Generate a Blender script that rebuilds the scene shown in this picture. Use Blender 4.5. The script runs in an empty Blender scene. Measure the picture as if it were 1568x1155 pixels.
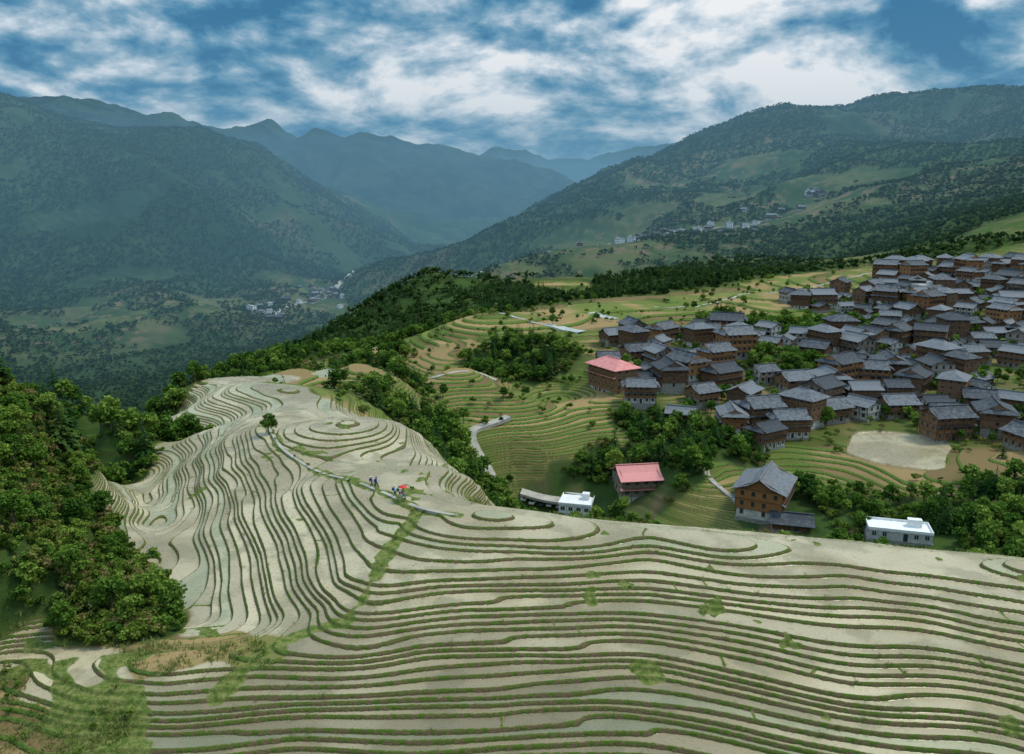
import bpy, numpy as np, math, time
from mathutils import Vector, Matrix
T0=time.time()
Q=0.8
# ------------------------------------------------------------------ terrain points from image pixels
# Terrain control points seen from the camera: image pixel coordinates (two numbers), then
# either estimated elevation below the camera (first block) or distance north (second), land cover.
F=1230.;p=math.radians(12.7);cp,sp=math.cos(p),math.sin(p)
Z='''640 765 -40.9 W;760 787 -40.7 W;900 815 -41.7 W;1100 829 -42.1 W;1300 843 -42.2 W;1568 864 -42.0 W
1000 850 -43.0 W;1000 880 -43.9 W;1000 905 -44.7 W;1000 930 -45.4 W;1000 965 -46.5 W;1000 1030 -48.4 W;1000 1065 -49.3 W;1000 1155 -51.5 W
1300 870 -42.9 W;1300 900 -43.7 W;1300 940 -44.6 W;1300 985 -45.7 W;1300 1040 -47 W;1300 1085 -48.3 W;1300 1155 -50.2 W
1568 895 -42.8 W;1568 940 -43.9 W;1568 990 -45.1 W;1568 1045 -46.6 W;1568 1100 -48 W;1568 1155 -49.4 W
760 815 -41.6 W;760 850 -42.7 W;760 885 -43.8 W;760 910 -44.6 W;760 935 -45.4 W;760 965 -46.4 W;760 1005 -47.6 W;760 1050 -48.8 W;760 1100 -50 W;760 1155 -51.4 W
560 880 -43.6 W;555 920 -44.4 W;545 950 -45.4 W;545 975 -46.1 W
640 800 -41.7 W;640 840 -42.6 W;640 880 -43.5 W;640 920 -44.6 W;640 950 -45.6 W;640 990 -47 W;640 1040 -48.4 W;640 1155 -51.2 W
615 800 -42.1 W;590 850 -43.1 W;580 810 -42.3 W
590 755 -41.4 W;550 745 -42.1 W;480 740 -43.8 W;400 730 -46.5 W;330 730 -49 W;260 760 -53.2 W;215 800 -52.1 W
540 820 -43.2 W;470 820 -45 W;400 820 -47.3 W;330 820 -49.5 W;260 830 -51.2 W
520 890 -44.2 W;460 890 -46 W;400 890 -48 W;330 890 -49.8 W;280 890 -50.6 W
490 930 -46.0 W;430 945 -47.7 W;360 950 -49.2 W;310 955 -49.8 W
440 690 -44.8 W;560 690 -44.8 W;620 720 -45.2 W;690 715 -48.5 W;740 750 -46 W;660 680 -50 W
600 650 -50 W;560 620 -53 G;450 620 -49 W;380 610 -50.0 W;320 610 -51.4 W;310 660 -50.9 W;270 720 -52.5 W;300 690 -51.5 W
250 1010 -47.4 G;400 1000 -47.2 G;480 975 -46.4 W;330 980 -48.2 G
30 990 -48.1 W;85 1025 -48.2 W;150 1052 -48.2 W;240 1056 -48.2 W;330 1050 -48.2 W;400 1040 -48.1 W;0 1130 -50.8 G;200 1155 -51 W;120 1120 -50.1 G;200 1090 -49.4 G;450 1100 -50 W;450 1155 -51.4 W;0 1050 -49.2 G'''
Y='''520 650 168 W;400 650 158 W
230 700 176 F;150 660 170 F;80 620 180 F;250 620 230 F;130 725 145 W;180 750 139 W;200 772 134 W;232 742 148 W
0 600 120 F;0 700 105 B;0 800 90 B;0 900 82 B;100 650 130 B;100 750 115 B;150 850 105 B;230 900 97 B;130 900 88 B;250 960 86 B;130 950 83 B;0 945 81 B
540 557 265 G;510 570 262 P;450 565 262 G;400 576 245 W;350 582 228 W;340 592 215 W;600 575 250 G;610 600 240 G;540 600 240 G;480 600 235 G;430 590 225 G;590 625 215 F
650 610 260 F;640 660 215 F;700 680 230 F;600 545 380 G;660 525 390 G;560 555 360 F
705 562 300 G;670 585 285 G;680 640 262 G;740 600 280 G;800 600 285 G;740 660 255 G;800 640 265 G;820 620 290 G;640 570 330 G;700 530 370 G;730 480 420 G;720 500 400 G
820 570 320 F;800 540 340 F;860 600 310 G
900 540 360 G;860 500 400 G;800 490 410 G;950 490 430 G;1000 470 470 G;1070 468 490 G;1130 450 520 G;1200 445 560 G;1330 418 600 G;1270 430 580 G;1400 410 620 G;1568 385 650 G;1568 345 750 G;1480 380 700 F
1100 500 430 F;1200 480 450 G;1250 500 430 F;1170 510 400 F;1050 500 430 G
950 560 320 V;1000 530 360 V;1100 520 380 V;1060 570 330 V;1130 580 320 V;1200 570 330 F;1250 560 340 F;1200 525 370 V;1300 560 350 V;1300 470 470 V;1400 470 460 V;1500 500 420 V;1568 430 500 V;1450 420 540 V;1400 540 370 V;1500 560 340 V;1300 620 300 V;1400 600 310 V;1568 600 300 V;1480 640 280 V;1568 660 265 V;1200 630 290 V;1100 640 280 V;980 600 295 V;930 620 285 G;1030 680 260 F;970 650 275 F;1100 690 250 F;1050 720 235 F;1180 660 270 V
1260 670 262 G;1380 690 250 P;1345 679 254 P;1415 703 246 P;1480 700 240 G;1568 705 235 G;1250 720 240 G;1250 770 222 F;1400 740 222 G;1400 780 210 F;1568 760 210 F;1560 830 188 F;1400 830 193 F;1300 820 200 F;1250 800 208 F
1175 800 212 S;1100 720 238 G;1090 760 225 G;1040 790 222 G;980 780 232 S;930 790 230 F;1100 820 210 G
880 790 240 S;820 770 245 S;830 700 252 G;880 670 262 G;780 720 250 G;900 640 275 G;870 615 288 G;800 680 255 G;920 700 258 F;850 740 248 F;930 740 245 F;760 740 245 G;930 660 268 G
640 428 650 F;590 450 620 F;540 480 600 F;480 520 560 F;420 550 520 F;360 575 480 F;690 440 600 F;720 460 560 F;640 480 560 F;560 530 480 F;640 520 450 F;300 600 420 F
800 450 620 F;870 440 640 G;950 440 640 F;740 430 680 S;800 430 700 S;900 425 720 S;1000 430 650 F;1100 420 700 F;1050 405 850 S;1200 410 750 F;1300 395 780 G;1400 375 820 F;1568 300 1000 F;1450 340 900 F
720 425 1100 S;800 405 1200 S;900 390 1250 S;1000 370 1300 S;1050 360 1350 S;1150 350 1300 S;1200 330 1350 S;1350 340 1100 F;820 350 1900 M;900 320 2000 M;1000 300 2000 S;1100 270 2100 S;1300 250 1900 F;1400 220 2100 M
660 400 1800 M;740 375 2050 M;850 325 2300 M;930 295 2400 M;1000 260 2450 M;1060 235 2500 M;1130 205 2500 M;1200 190 2500 M;1300 172 2500 M;1400 172 2400 M;1480 160 2400 M;1568 152 2400 M;1568 230 1500 F;1500 280 1200 S
420 490 1400 S;500 460 1700 S;600 420 2200 M;200 600 900 M;300 560 1050 M;60 590 950 M;380 520 1250 M
100 500 1250 S;250 470 1500 S;100 450 1500 M;300 450 1650 M;0 400 1700 M;150 380 1800 M;300 350 2000 M;450 400 2100 M;550 390 2300 M;0 300 2000 M;150 280 2100 M
0 166 2400 M;60 190 2450 M;130 214 2500 M;200 217 2550 M;280 217 2600 M;340 226 2700 M;400 245 2750 M;500 300 2900 M;600 345 3000 M;680 390 2900 M'''
HID='''35 109 -49 G;62 103 -49.5 G;10 112 -49 G;-2 120 -52 G;0 128 -57 G;20 128 -58 G;50 125 -59 G;85 115 -58 G;20 165 -77 G;60 160 -79 G;105 150 -77 G;0 160 -75 G;-10 185 -76 F;0 220 -92 F;40 205 -96 F;90 180 -90 F
-95 170 -70 F;-84 158 -60 F;-112 210 -92 F;-112 240 -88 F;-60 310 -90 F;-115 290 -95 F;0 330 -75 F
-60 900 -190 F;-250 800 -220 F;-350 700 -215 F;-60 1300 -215 M;100 900 -150 F;300 900 -90 F;-180 650 -170 F;-200 400 -140 F
0 45 -50 G;-30 45 -48 G;40 45 -48 G;0 25 -35 G;30 25 -33 G;-30 25 -33 G;0 8 -9 G;8 8 -9 G;-8 8 -9 G;0 3 -3 G;3 3 -3 G;-3 3 -3 G;-60 45 -42 G;60 45 -44 G
-90 80 -30 B;-110 100 -28 F;-150 150 -40 F;-200 200 -70 F;95 85 -42 W;110 100 -45 W;85 60 -44 W
280 280 -80 V;380 380 -60 V;500 500 -30 F;800 800 40 F;1500 1500 200 F;2000 2000 330 M;-300 300 -130 F;-500 500 -190 F;-900 900 -150 M;-1400 1400 20 M;-2000 2000 250 M
-1600 3000 60 M;-1000 3500 0 M;0 3500 -150 M;500 3300 -50 M;1500 3300 200 M;2200 3000 250 M;-2500 4500 0 M;0 4800 -200 M;2500 4500 100 M;0 2600 -215 M;-600 3600 -60 M'''
def pixel_to_world(u,v,y):  # world position of an image pixel at a chosen distance
    X=(u-784)/F;Yp=-(v-577)/F;dy=cp+Yp*sp;dz=-sp+Yp*cp;k=y/dy
    return (X*k,y,dz*k)
pts=[]
for blk,mode in((Z,'z'),(Y,'y')):
    for s in blk.replace('\n',';').split(';'):
        u,v,a,t=s.split();u,v,a=float(u),float(v),float(a)
        X=(u-784)/F;Yp=-(v-577)/F;dy=cp+Yp*sp;dz=-sp+Yp*cp
        k=a/dz if mode=='z' else a/dy
        pts.append((X*k,dy*k,dz*k,t))
for s in HID.replace('\n',';').split(';'):
    a=s.split();pts.append((float(a[0]),float(a[1]),float(a[2]),a[3]))
P=np.array([q[:3] for q in pts]);T=np.array([q[3] for q in pts])
LS=1.2
def ab(x,y): 
    return np.arctan2(x,y),np.log(np.hypot(x,y))*LS
pa,pl=ab(P[:,0],P[:,1]);pr=np.hypot(P[:,0],P[:,1]);pw=P[:,2]/pr
def phi(d2): return 0.5*d2*np.log(d2+1e-12)
def d2(a,l): return (a[:,None]-pa)**2+(l[:,None]-pl)**2
n=len(P)
A=np.zeros((n+3,n+3));A[:n,:n]=phi(d2(pa,pl))+np.eye(n)*7e-5
A[:n,n]=1;A[:n,n+1]=pa;A[:n,n+2]=pl;A[n:,:n]=A[:n,n:].T
coef=np.linalg.solve(A,np.concatenate([pw,[0,0,0]]))
CA=np.linspace(-0.86,0.86,260);CL=np.linspace(math.log(2.)*LS,math.log(5000.)*LS,560)
ga,gl=np.meshgrid(CA,CL);ga=ga.ravel();gl=gl.ravel()
W=np.empty(len(ga));kinds='WGPFBSVM';MK={k:np.empty(len(ga)) for k in kinds}
for i in range(0,len(ga),20000):
    D=d2(ga[i:i+20000],gl[i:i+20000])
    W[i:i+20000]=phi(D)@coef[:n]+coef[n]+coef[n+1]*ga[i:i+20000]+coef[n+2]*gl[i:i+20000]
    w=1/(D+2e-5)**2;w/=w.sum(1)[:,None]
    for k in kinds: MK[k][i:i+20000]=w[:,T==k].sum(1)
W=W.reshape(560,260)
for k in kinds: MK[k]=MK[k].reshape(560,260)
def cubmat(src,x):
    h=src[1]-src[0];t=(x-src[0])/h;i=np.clip(np.floor(t).astype(int),0,len(src)-2);f=t-i
    M=np.zeros((len(x),len(src)));r=np.arange(len(x))
    ws=[-.5*f+f*f-.5*f**3,1-2.5*f*f+1.5*f**3,.5*f+2*f*f-1.5*f**3,-.5*f*f+.5*f**3]
    for k,wk in zip((-1,0,1,2),ws): np.add.at(M,(r,np.clip(i+k,0,len(src)-1)),wk)
    return M
def linmat(src,x):
    h=src[1]-src[0];t=(x-src[0])/h;i=np.clip(np.floor(t).astype(int),0,len(src)-2);f=np.clip(t-i,0,1)
    M=np.zeros((len(x),len(src)));r=np.arange(len(x));M[r,i]=1-f;M[r,i+1]+=f
    return M
rng=np.random.default_rng(5)
TAB=rng.random((256,256))
def vnoise(x,y,s,off=0):
    x=x/s+off*17.3;y=y/s+off*7.7;xi=np.floor(x).astype(int);yi=np.floor(y).astype(int)
    fx=x-xi;fy=y-yi;fx=fx*fx*(3-2*fx);fy=fy*fy*(3-2*fy)
    a=TAB[xi&255,yi&255];b=TAB[(xi+1)&255,yi&255];c=TAB[xi&255,(yi+1)&255];d=TAB[(xi+1)&255,(yi+1)&255]
    return (a*(1-fx)+b*fx)*(1-fy)+(c*(1-fx)+d*fx)*fy
def fbm(x,y,s,o=4,off=0):
    v=0;a=.5;tot=0
    for k in range(o):
        v=v+a*vnoise(x*(.8)+y*.6*(1 if k%2 else -1),y*.8-x*.6*(1 if k%2 else -1),s/2**k,off+k);tot+=a;a*=.5
    return v/tot
def ridg(x,y,s,o=4,off=0):
    v=0;a=.5;tot=0
    for k in range(o):
        v=v+a*(1-abs(2*vnoise(x*.8+y*.6*(1 if k%2 else -1),y*.8-x*.6*(1 if k%2 else -1),s/2**k,off+k)-1));tot+=a;a*=.5
    return v/tot
def ss(a,b,x):
    t=np.clip((x-a)/(b-a),0,1);return t*t*(3-2*t)
az=np.concatenate([np.linspace(-.86,-.62,int(50*Q),endpoint=False),np.linspace(-.62,.62,int(1150*Q),endpoint=False),np.linspace(.62,.86,int(50*Q))])
def seg(a,b,k): return np.exp(np.linspace(math.log(a),math.log(b),int(k*Q),endpoint=False))
rr=np.concatenate([seg(2,55,50),seg(55,62,40),seg(62,165,850),seg(165,330,430),seg(330,750,330),seg(750,3300,400),seg(3300,5000,20)])
LA,LR=(linmat(CA,az),linmat(CL,np.log(rr)*LS))
Wf=cubmat(CL,np.log(rr)*LS)@W@cubmat(CA,az).T
M={k:LR@MK[k]@LA.T for k in kinds}
R=rr[:,None]*np.ones(len(az));X=rr[:,None]*np.sin(az);Yy=rr[:,None]*np.cos(az)
Zb=Wf*R
mt=ss(700,1600,R)
Zb+=mt*((ridg(X,Yy,520,5,3)-.55)*140*ss(900,2200,R)+(ridg(X,Yy,130,4,9)-.5)*26)
nonT=M['F']+M['B']+M['S']+M['M']
Zb+=(1-mt)*ss(.3,.8,nonT)*(fbm(X,Yy,18,4,21)-.5)*np.minimum(R*.012,6)
Zb+=ss(60,80,R)*(1-ss(250,500,R))*((fbm(X,Yy,11,2,31)-.5)*.42+(fbm(X,Yy,30,2,35)-.5)*.4)
ph=8*fbm(X,Yy,35,2,38)
Zb+=.145*np.sin(Zb*3.1+ph)+.07*np.sin(Zb*5.3+1+ph*1.7)
def grad(Zq):
    dr=np.gradient(Zq,axis=0)/np.gradient(rr)[:,None];da=np.gradient(Zq,axis=1)/(np.gradient(az)[None,:]*R)
    return np.hypot(dr,da)
G=np.clip(grad(Zb),.02,2)
S0=.39
step=np.where(R+40*(fbm(X,Yy,20,2,40)-.5)<235,S0,np.where(R+60*(fbm(X,Yy,30,2,41)-.5)<400,2*S0,4*S0))
n1=(fbm(X,Yy,14,3,50)-.5)*.35
wet=ss(.42,.58,M['W']+n1);pond=(M['P']+n1*.15>.5).astype(float)
terr=ss(.35,.6,M['W']+M['G']+M['P']+.5*M['V']+n1)*(1-ss(700,900,R))
L=Zb/step
L=np.where((pond>0)&(X>0),np.floor(pixel_to_world(1380,690,250)[2]/step)+.4,L)
L=np.where((pond>0)&(X<0),np.floor(pixel_to_world(510,570,262)[2]/step)+.4,L)
rf=np.clip((.44+.36*(1-wet)+.18*(1-ss(68,84,R)))*G*(.65+.7*fbm(X,Yy,6,2,44)),.06,.42)
rf=np.where(pond>0,.02,rf)
i=np.floor(L);f=L-i
up=ss(0,1,np.clip((f-(1-rf))/rf,0,1))
lip=np.where(f<rf*.35,.07,0)
HT=rng.random(4096);hl=HT[(i.astype(int))&4095]
along=np.where(X>-6,X,Yy)+(fbm(X,Yy,5,2,46)-.5)*2.5+hl*77
cf=along/31.;cross=(np.abs(cf-np.round(cf))*31<.14)&(HT[(np.round(cf).astype(int)*37+i.astype(int)*11)&4095]<.4)&(rf<.3)
cross=cross&(terr>.5)&(pond<.5)&(R<165)
lip=np.where(cross,.07,lip)
Zt=(i+up)*step+lip*np.minimum(step,1)
Zf=Zb*(1-terr)+Zt*terr
nr,na=X.shape
def gpoly(lst): return [pixel_to_world(u,v,y)[:2] for u,v,y in lst]
def dpoly(pl_,X,Y):
    d=np.full(X.shape,1e9)
    for (x0,y0),(x1,y1) in zip(pl_[:-1],pl_[1:]):
        L2=(x1-x0)**2+(y1-y0)**2;t=np.clip(((X-x0)*(x1-x0)+(Y-y0)*(y1-y0))/L2,0,1)
        d=np.minimum(d,np.hypot(X-x0-t*(x1-x0),Y-y0-t*(y1-y0)))
    return d
PATH=gpoly([(405,650,160),(430,690,140),(470,712,130),(520,735,119),(570,752,112),(605,768,107),(640,775,102),(700,778,100)])
DRAIN=gpoly([(640,775,102),(622,795,98),(600,835,94),(580,865,89),(555,905,83),(530,935,80.5),(470,965,79.5),(410,1005,77),(370,1045,74),(330,1075,71)])
sub=(rr>62)&(rr<175);Xs,Ys=X[sub],Yy[sub];wob=fbm(Xs,Ys,3,3,48)
veg=np.zeros_like(X)
vs=np.maximum(1-ss(.4,1.2,dpoly(PATH,Xs,Ys)+(wob-.5)*1.6),1-ss(.5,1.2,dpoly(DRAIN,Xs,Ys)+(wob-.5)*2.2))
vs=np.maximum(vs,ss(.77,.79,fbm(Xs,Ys,5,4,49)))
vs=np.maximum(vs,(1-ss(.5,1.3,np.hypot(Xs-13.5,(Ys-86.5)*1.6)+(wob-.5))))
vs=np.maximum(vs,ss(.5,.6,fbm(Xs,Ys,6,3,51)*(1-ss(-38,-22,Xs))*1.05)*(Ys<78))
veg[sub]=vs
def gridmesh(name,X,Y,Z):
    nr,na=X.shape
    me=bpy.data.meshes.new(name);me.vertices.add(nr*na)
    me.vertices.foreach_set('co',np.stack([X,Y,Z],-1).astype(np.float32).ravel())
    idx=np.arange(nr*na).reshape(nr,na)
    q=np.stack([idx[:-1,:-1],idx[:-1,1:],idx[1:,1:],idx[1:,:-1]],-1).reshape(-1,4)
    nf=len(q);me.loops.add(nf*4);me.polygons.add(nf)
    me.loops.foreach_set('vertex_index',q.astype(np.int32).ravel())
    me.polygons.foreach_set('loop_start',np.arange(0,nf*4,4,dtype=np.int32))
    me.polygons.foreach_set('use_smooth',np.ones(nf,dtype=bool))
    me.update(calc_edges=True)
    o=bpy.data.objects.new(name,me);bpy.context.collection.objects.link(o);return o
def fattr(o,name,v):
    a=o.data.attributes.new(name,'FLOAT','POINT');a.data.foreach_set('value',v.astype(np.float32).ravel())
def cattr(o,name,c):
    a=o.data.attributes.new(name,'FLOAT_COLOR','POINT')
    c=np.concatenate([c,np.ones(c.shape[:-1]+(1,))],-1);a.data.foreach_set('color',c.astype(np.float32).ravel())
ter=gridmesh('terraced_hillside_terrain',X,Yy,Zf)
fattr(ter,'L',L);fattr(ter,'rf',rf);fattr(ter,'terr',terr);fattr(ter,'wet',np.maximum(wet,pond));fattr(ter,'cross',cross.astype(float));fattr(ter,'veg',veg)
def zat(x,y,arr=None):
    arr=Zf if arr is None else arr
    x=np.atleast_1d(np.asarray(x,float));y=np.atleast_1d(np.asarray(y,float))
    a=np.arctan2(x,y);r=np.hypot(x,y)
    i=np.clip(np.searchsorted(rr,r)-1,0,nr-2);j=np.clip(np.searchsorted(az,a)-1,0,na-2)
    fr=np.clip((r-rr[i])/(rr[i+1]-rr[i]),0,1);fa=np.clip((a-az[j])/(az[j+1]-az[j]),0,1)
    return (arr[i,j]*(1-fr)+arr[i+1,j]*fr)*(1-fa)+(arr[i,j+1]*(1-fr)+arr[i+1,j+1]*fr)*fa
def C(*c): return np.array(c)
def mix(a,b,t): return a*(1-t[...,None])+b*t[...,None]
c1=fbm(X,Yy,60,4,60);c2=fbm(X,Yy,12,4,61);c3=fbm(X,Yy,260,4,62);O3=0*X[...,None]
forest=mix(C(.022,.05,.012)+O3,C(.055,.095,.022),ss(.3,.7,c2*.6+c1*.4))
scrub=mix(C(.04,.072,.024)+O3,C(.12,.13,.05),ss(.4,.65,c1))
scrub=mix(scrub,C(.19,.13,.08),ss(.58,.72,c2))
mount=mix(C(.012,.034,.012)+O3,C(.038,.07,.024),ss(.40,.6,c3*.4+c1*.3+c2*.3))
mount=mix(mount,C(.12,.10,.06),ss(.60,.70,c3*.5+fbm(X,Yy,110,3,66)*.5)*.6)
grass=mix(C(.06,.11,.02)+O3,C(.13,.13,.05),ss(.35,.65,c2))
tot=sum(M[k] for k in kinds)
col=((M['F']+M['B'])[...,None]*forest+M['S'][...,None]*scrub+M['M'][...,None]*mount+(M['G']+M['W']+M['P']+M['V'])[...,None]*grass)/tot[...,None]
cattr(ter,'base',col)
m1=fbm(X,Yy,9,3,67);hl3=hl[...,None]
mud=mix(C(.335,.272,.155)+O3,C(.455,.385,.24),ss(.35,.65,m1));mud=mud*(.82+.28*hl3)
mud=mix(mud,C(.215,.19,.10),ss(.48,.68,fbm(X,Yy,3.2,4,68))*.6)
mud=mix(mud,C(.25,.28,.165),(HT[(i.astype(int)*7+5)&4095]>.8)*.5)
mud=mud*(1-.32*((1-ss(72,90,R))*(1-ss(5,40,X))))[...,None]
dryc=mix(C(.12,.15,.035)+O3,C(.27,.19,.085),ss(.38,.62,fbm(X,Yy,22,4,69)));dryc=dryc*(.60+.6*hl3)
pad=mix(dryc,mud,np.maximum(wet,pond))
cattr(ter,'pad',pad)
# ---------------------------------------------------------------- node helper
def newmat(name):
    m=bpy.data.materials.new(name);m.use_nodes=True;nt=m.node_tree;nt.nodes.clear();return m,nt
class N:
    def __init__(s,nt): s.nt=nt
    def __call__(s,typ,ins=None,**kw):
        nd=s.nt.nodes.new(typ)
        for k,v in kw.items(): setattr(nd,k,v)
        if ins:
            for k,v in ins.items():
                if isinstance(v,bpy.types.NodeSocket): s.nt.links.new(v,nd.inputs[k])
                else: nd.inputs[k].default_value=v
        return nd
    def m(s,op,a,b=0.,c=None):
        nd=s.nt.nodes.new('ShaderNodeMath');nd.operation=op
        for i,v in enumerate((a,b) if c is None else (a,b,c)):
            if isinstance(v,bpy.types.NodeSocket): s.nt.links.new(v,nd.inputs[i])
            else: nd.inputs[i].default_value=v
        return nd.outputs[0]
    def mix(s,fac,a,b):
        nd=s.nt.nodes.new('ShaderNodeMix');nd.data_type='RGBA'
        for k,v in ((0,fac),(6,a),(7,b)):
            if isinstance(v,bpy.types.NodeSocket): s.nt.links.new(v,nd.inputs[k])
            else: nd.inputs[k].default_value=v if not isinstance(v,tuple) or len(v)==4 else (*v,1)
        return nd.outputs[2]
    def ramp(s,fac,stops):
        nd=s.nt.nodes.new('ShaderNodeValToRGB');cr=nd.color_ramp
        while len(cr.elements)<len(stops): cr.elements.new(.5)
        for e,(q,c) in zip(cr.elements,stops): e.position=q;e.color=(*c,1)
        s.nt.links.new(fac,nd.inputs[0]);return nd.outputs[0]
    def rng(s,v,a,b,c=0.,d=1.):
        nd=s.nt.nodes.new('ShaderNodeMapRange');nd.interpolation_type='SMOOTHSTEP';s.nt.links.new(v,nd.inputs[0])
        for i,q in enumerate((a,b,c,d)):
            if isinstance(q,bpy.types.NodeSocket): s.nt.links.new(q,nd.inputs[i+1])
            else: nd.inputs[i+1].default_value=q
        return nd.outputs[0]
m,nt=newmat('terrain_surface');n_=N(nt)
at=lambda nm,o='Fac': n_('ShaderNodeAttribute',attribute_name=nm).outputs[o]
L_=at('L');rf_=at('rf');terr_=at('terr');wet_=at('wet');base_=at('base','Color');pad_=at('pad','Color');cross_=at('cross');veg_=at('veg')
geo=n_('ShaderNodeNewGeometry');pos=geo.outputs['Position']
def noise(scale,det=3,rough=.55,dist=0.): return n_('ShaderNodeTexNoise',{'Vector':pos,'Scale':scale,'Detail':det,'Roughness':rough,'Distortion':dist}).outputs['Fac']
ns=noise(1.5,3,.7);nf=noise(6,2,.7)
dryf=n_.m('SUBTRACT',1.,wet_)
Lw=n_.m('ADD',L_,n_.m('MULTIPLY',n_.m('SUBTRACT',ns,.5),n_.m('MULTIPLY',rf_,1.1)))
f_=n_.m('FRACT',Lw)
rise=n_.m('GREATER_THAN',f_,n_.m('SUBTRACT',1.,rf_))
foot_shade=n_.m('MULTIPLY',rise,n_.m('LESS_THAN',f_,n_.m('SUBTRACT',1.,n_.m('MULTIPLY',rf_,.6))))
lipm=n_.m('MAXIMUM',n_.m('LESS_THAN',f_,n_.m('MULTIPLY',rf_,.4)),n_.m('GREATER_THAN',cross_,.5))
pad2=n_.mix(n_.rng(ns,.55,.72,0.,.45),pad_,(.15,.14,.07))
grassc=n_.mix(n_.rng(ns,.46,.64),(.08,.135,.02),(.20,.175,.075))
earth=n_.mix(nf,(.08,.055,.032),(.21,.15,.09))
risec=n_.mix(n_.rng(ns,.42,.58),grassc,earth)
risec=n_.mix(n_.m('MULTIPLY',dryf,.75),risec,(.10,.19,.03,1))
risec=n_.mix(n_.m('MULTIPLY',foot_shade,n_.m('ADD',.50,n_.m('MULTIPLY',dryf,.25))),risec,(.035,.035,.013,1))  # shadow line along the base of each riser, painted into its colour
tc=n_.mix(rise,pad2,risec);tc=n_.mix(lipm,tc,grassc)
vg=n_.mix(n_.rng(ns,.35,.65),(.07,.12,.02),(.19,.20,.065))
tc=n_.mix(n_.rng(n_.m('ADD',veg_,n_.m('MULTIPLY',n_.m('SUBTRACT',nf,.5),.5)),.35,.65),tc,vg)
nt_base=n_.mix(n_.rng(nf,.35,.65,0,.3),base_,(.03,.05,.012))
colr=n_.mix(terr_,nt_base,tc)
iswet=n_.m('MULTIPLY',n_.m('MULTIPLY',terr_,wet_),n_.m('SUBTRACT',1.,n_.m('MAXIMUM',n_.m('MAXIMUM',rise,lipm),veg_)))
rough=n_.m('SUBTRACT',.9,n_.m('MULTIPLY',iswet,n_.rng(ns,.35,.6,.70,.40)))
bump=n_('ShaderNodeBump',{'Strength':n_.m('SUBTRACT',.6,n_.m('MULTIPLY',iswet,.52)),'Distance':.25,'Height':nf})
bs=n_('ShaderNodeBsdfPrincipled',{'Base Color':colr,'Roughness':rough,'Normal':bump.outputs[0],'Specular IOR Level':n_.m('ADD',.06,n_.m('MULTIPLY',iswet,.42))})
n_('ShaderNodeOutputMaterial',{'Surface':bs.outputs[0]})
ter.data.materials.append(m)
# ---------------------------------------------------------------- far ranges
def mrange(name,ridge,yr,y0,y1,x0,x1,res,slope,amp,seed):
    xs=np.arange(x0,x1,res);ys=np.arange(y0,y1,res);XX,YY=np.meshgrid(xs,ys)
    rp=np.array([pixel_to_world(u,v,yr)[::2] for u,v in ridge])
    rz=np.interp(xs,rp[:,0],rp[:,1])
    yl=yr+(fbm(xs,xs*0,900,2,seed)-.5)*400
    d=np.abs(YY-yl[None,:])
    ZZ=rz[None,:]-d*slope+ (ridg(XX,YY,700,6,seed)-.55)*amp*ss(0,400,d)+(ridg(XX,YY,220,4,seed+5)-.6)*60+(ridg(XX,YY,60,2,seed+9)-.6)*14
    ZZ=np.maximum(ZZ,-330)
    o=gridmesh(name,XX,YY,ZZ)
    m,nt=newmat(name+'_forest');n_=N(nt)
    g=n_('ShaderNodeNewGeometry').outputs['Position']
    nz=n_('ShaderNodeTexNoise',{'Vector':g,'Scale':.006,'Detail':6.,'Roughness':.7}).outputs['Fac']
    c=n_.mix(n_.rng(nz,.4,.62),(.008,.022,.012),(.03,.055,.028))
    n_('ShaderNodeOutputMaterial',{'Surface':n_('ShaderNodeBsdfPrincipled',{'Base Color':c,'Roughness':.95,'Specular IOR Level':.05}).outputs[0]})
    o.data.materials.append(m);return o
mrange('mountain_ridge',[(-100,215),(130,190),(200,180),(275,172),(300,190),(330,197),(390,198),(420,186),(440,200),(460,210),(490,200),(540,214),(560,204),(600,215),(650,222),(700,228),(760,242),(800,247),(850,263),(905,293),(960,330),(1100,390)],4500,2900,5600,-4000,1700,13,.42,300,70)
mrange('mountain_ridge',[(-300,120),(60,150),(150,150),(250,185),(600,235),(720,245),(760,226),(800,232),(840,244),(900,245),(950,230),(1000,222),(1060,215),(1110,204),(1200,196),(1400,200)],7800,5800,8600,-5200,4500,28,.4,300,90)
# ---------------------------------------------------------------- vegetation
def simplemat(name,c,rough=.8,c2=None,scale=1.,obj=False,spec=.3):
    m,nt=newmat(name);n_=N(nt)
    if c2 is not None:
        g=n_('ShaderNodeTexCoord').outputs['Object']
        nz=n_('ShaderNodeTexNoise',{'Vector':g,'Scale':scale,'Detail':3.,'Roughness':.65}).outputs['Fac']
        c=n_.mix(n_.rng(nz,.35,.65),tuple(c),tuple(c2))
    else: c=(*c,1)
    n_('ShaderNodeOutputMaterial',{'Surface':n_('ShaderNodeBsdfPrincipled',{'Base Color':c,'Roughness':rough,'Specular IOR Level':spec}).outputs[0]})
    return m
def leafmat(name,a,b,c):
    m,nt=newmat(name);n_=N(nt)
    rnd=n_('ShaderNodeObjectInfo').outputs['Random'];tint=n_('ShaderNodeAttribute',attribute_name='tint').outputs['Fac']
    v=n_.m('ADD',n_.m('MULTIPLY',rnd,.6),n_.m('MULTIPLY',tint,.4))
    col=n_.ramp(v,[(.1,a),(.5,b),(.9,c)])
    d=n_('ShaderNodeBsdfDiffuse',{'Color':col});t=n_('ShaderNodeBsdfTranslucent',{'Color':col})
    n_('ShaderNodeOutputMaterial',{'Surface':n_('ShaderNodeMixShader',{0:.25,1:d.outputs[0],2:t.outputs[0]}).outputs[0]})
    return m
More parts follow.
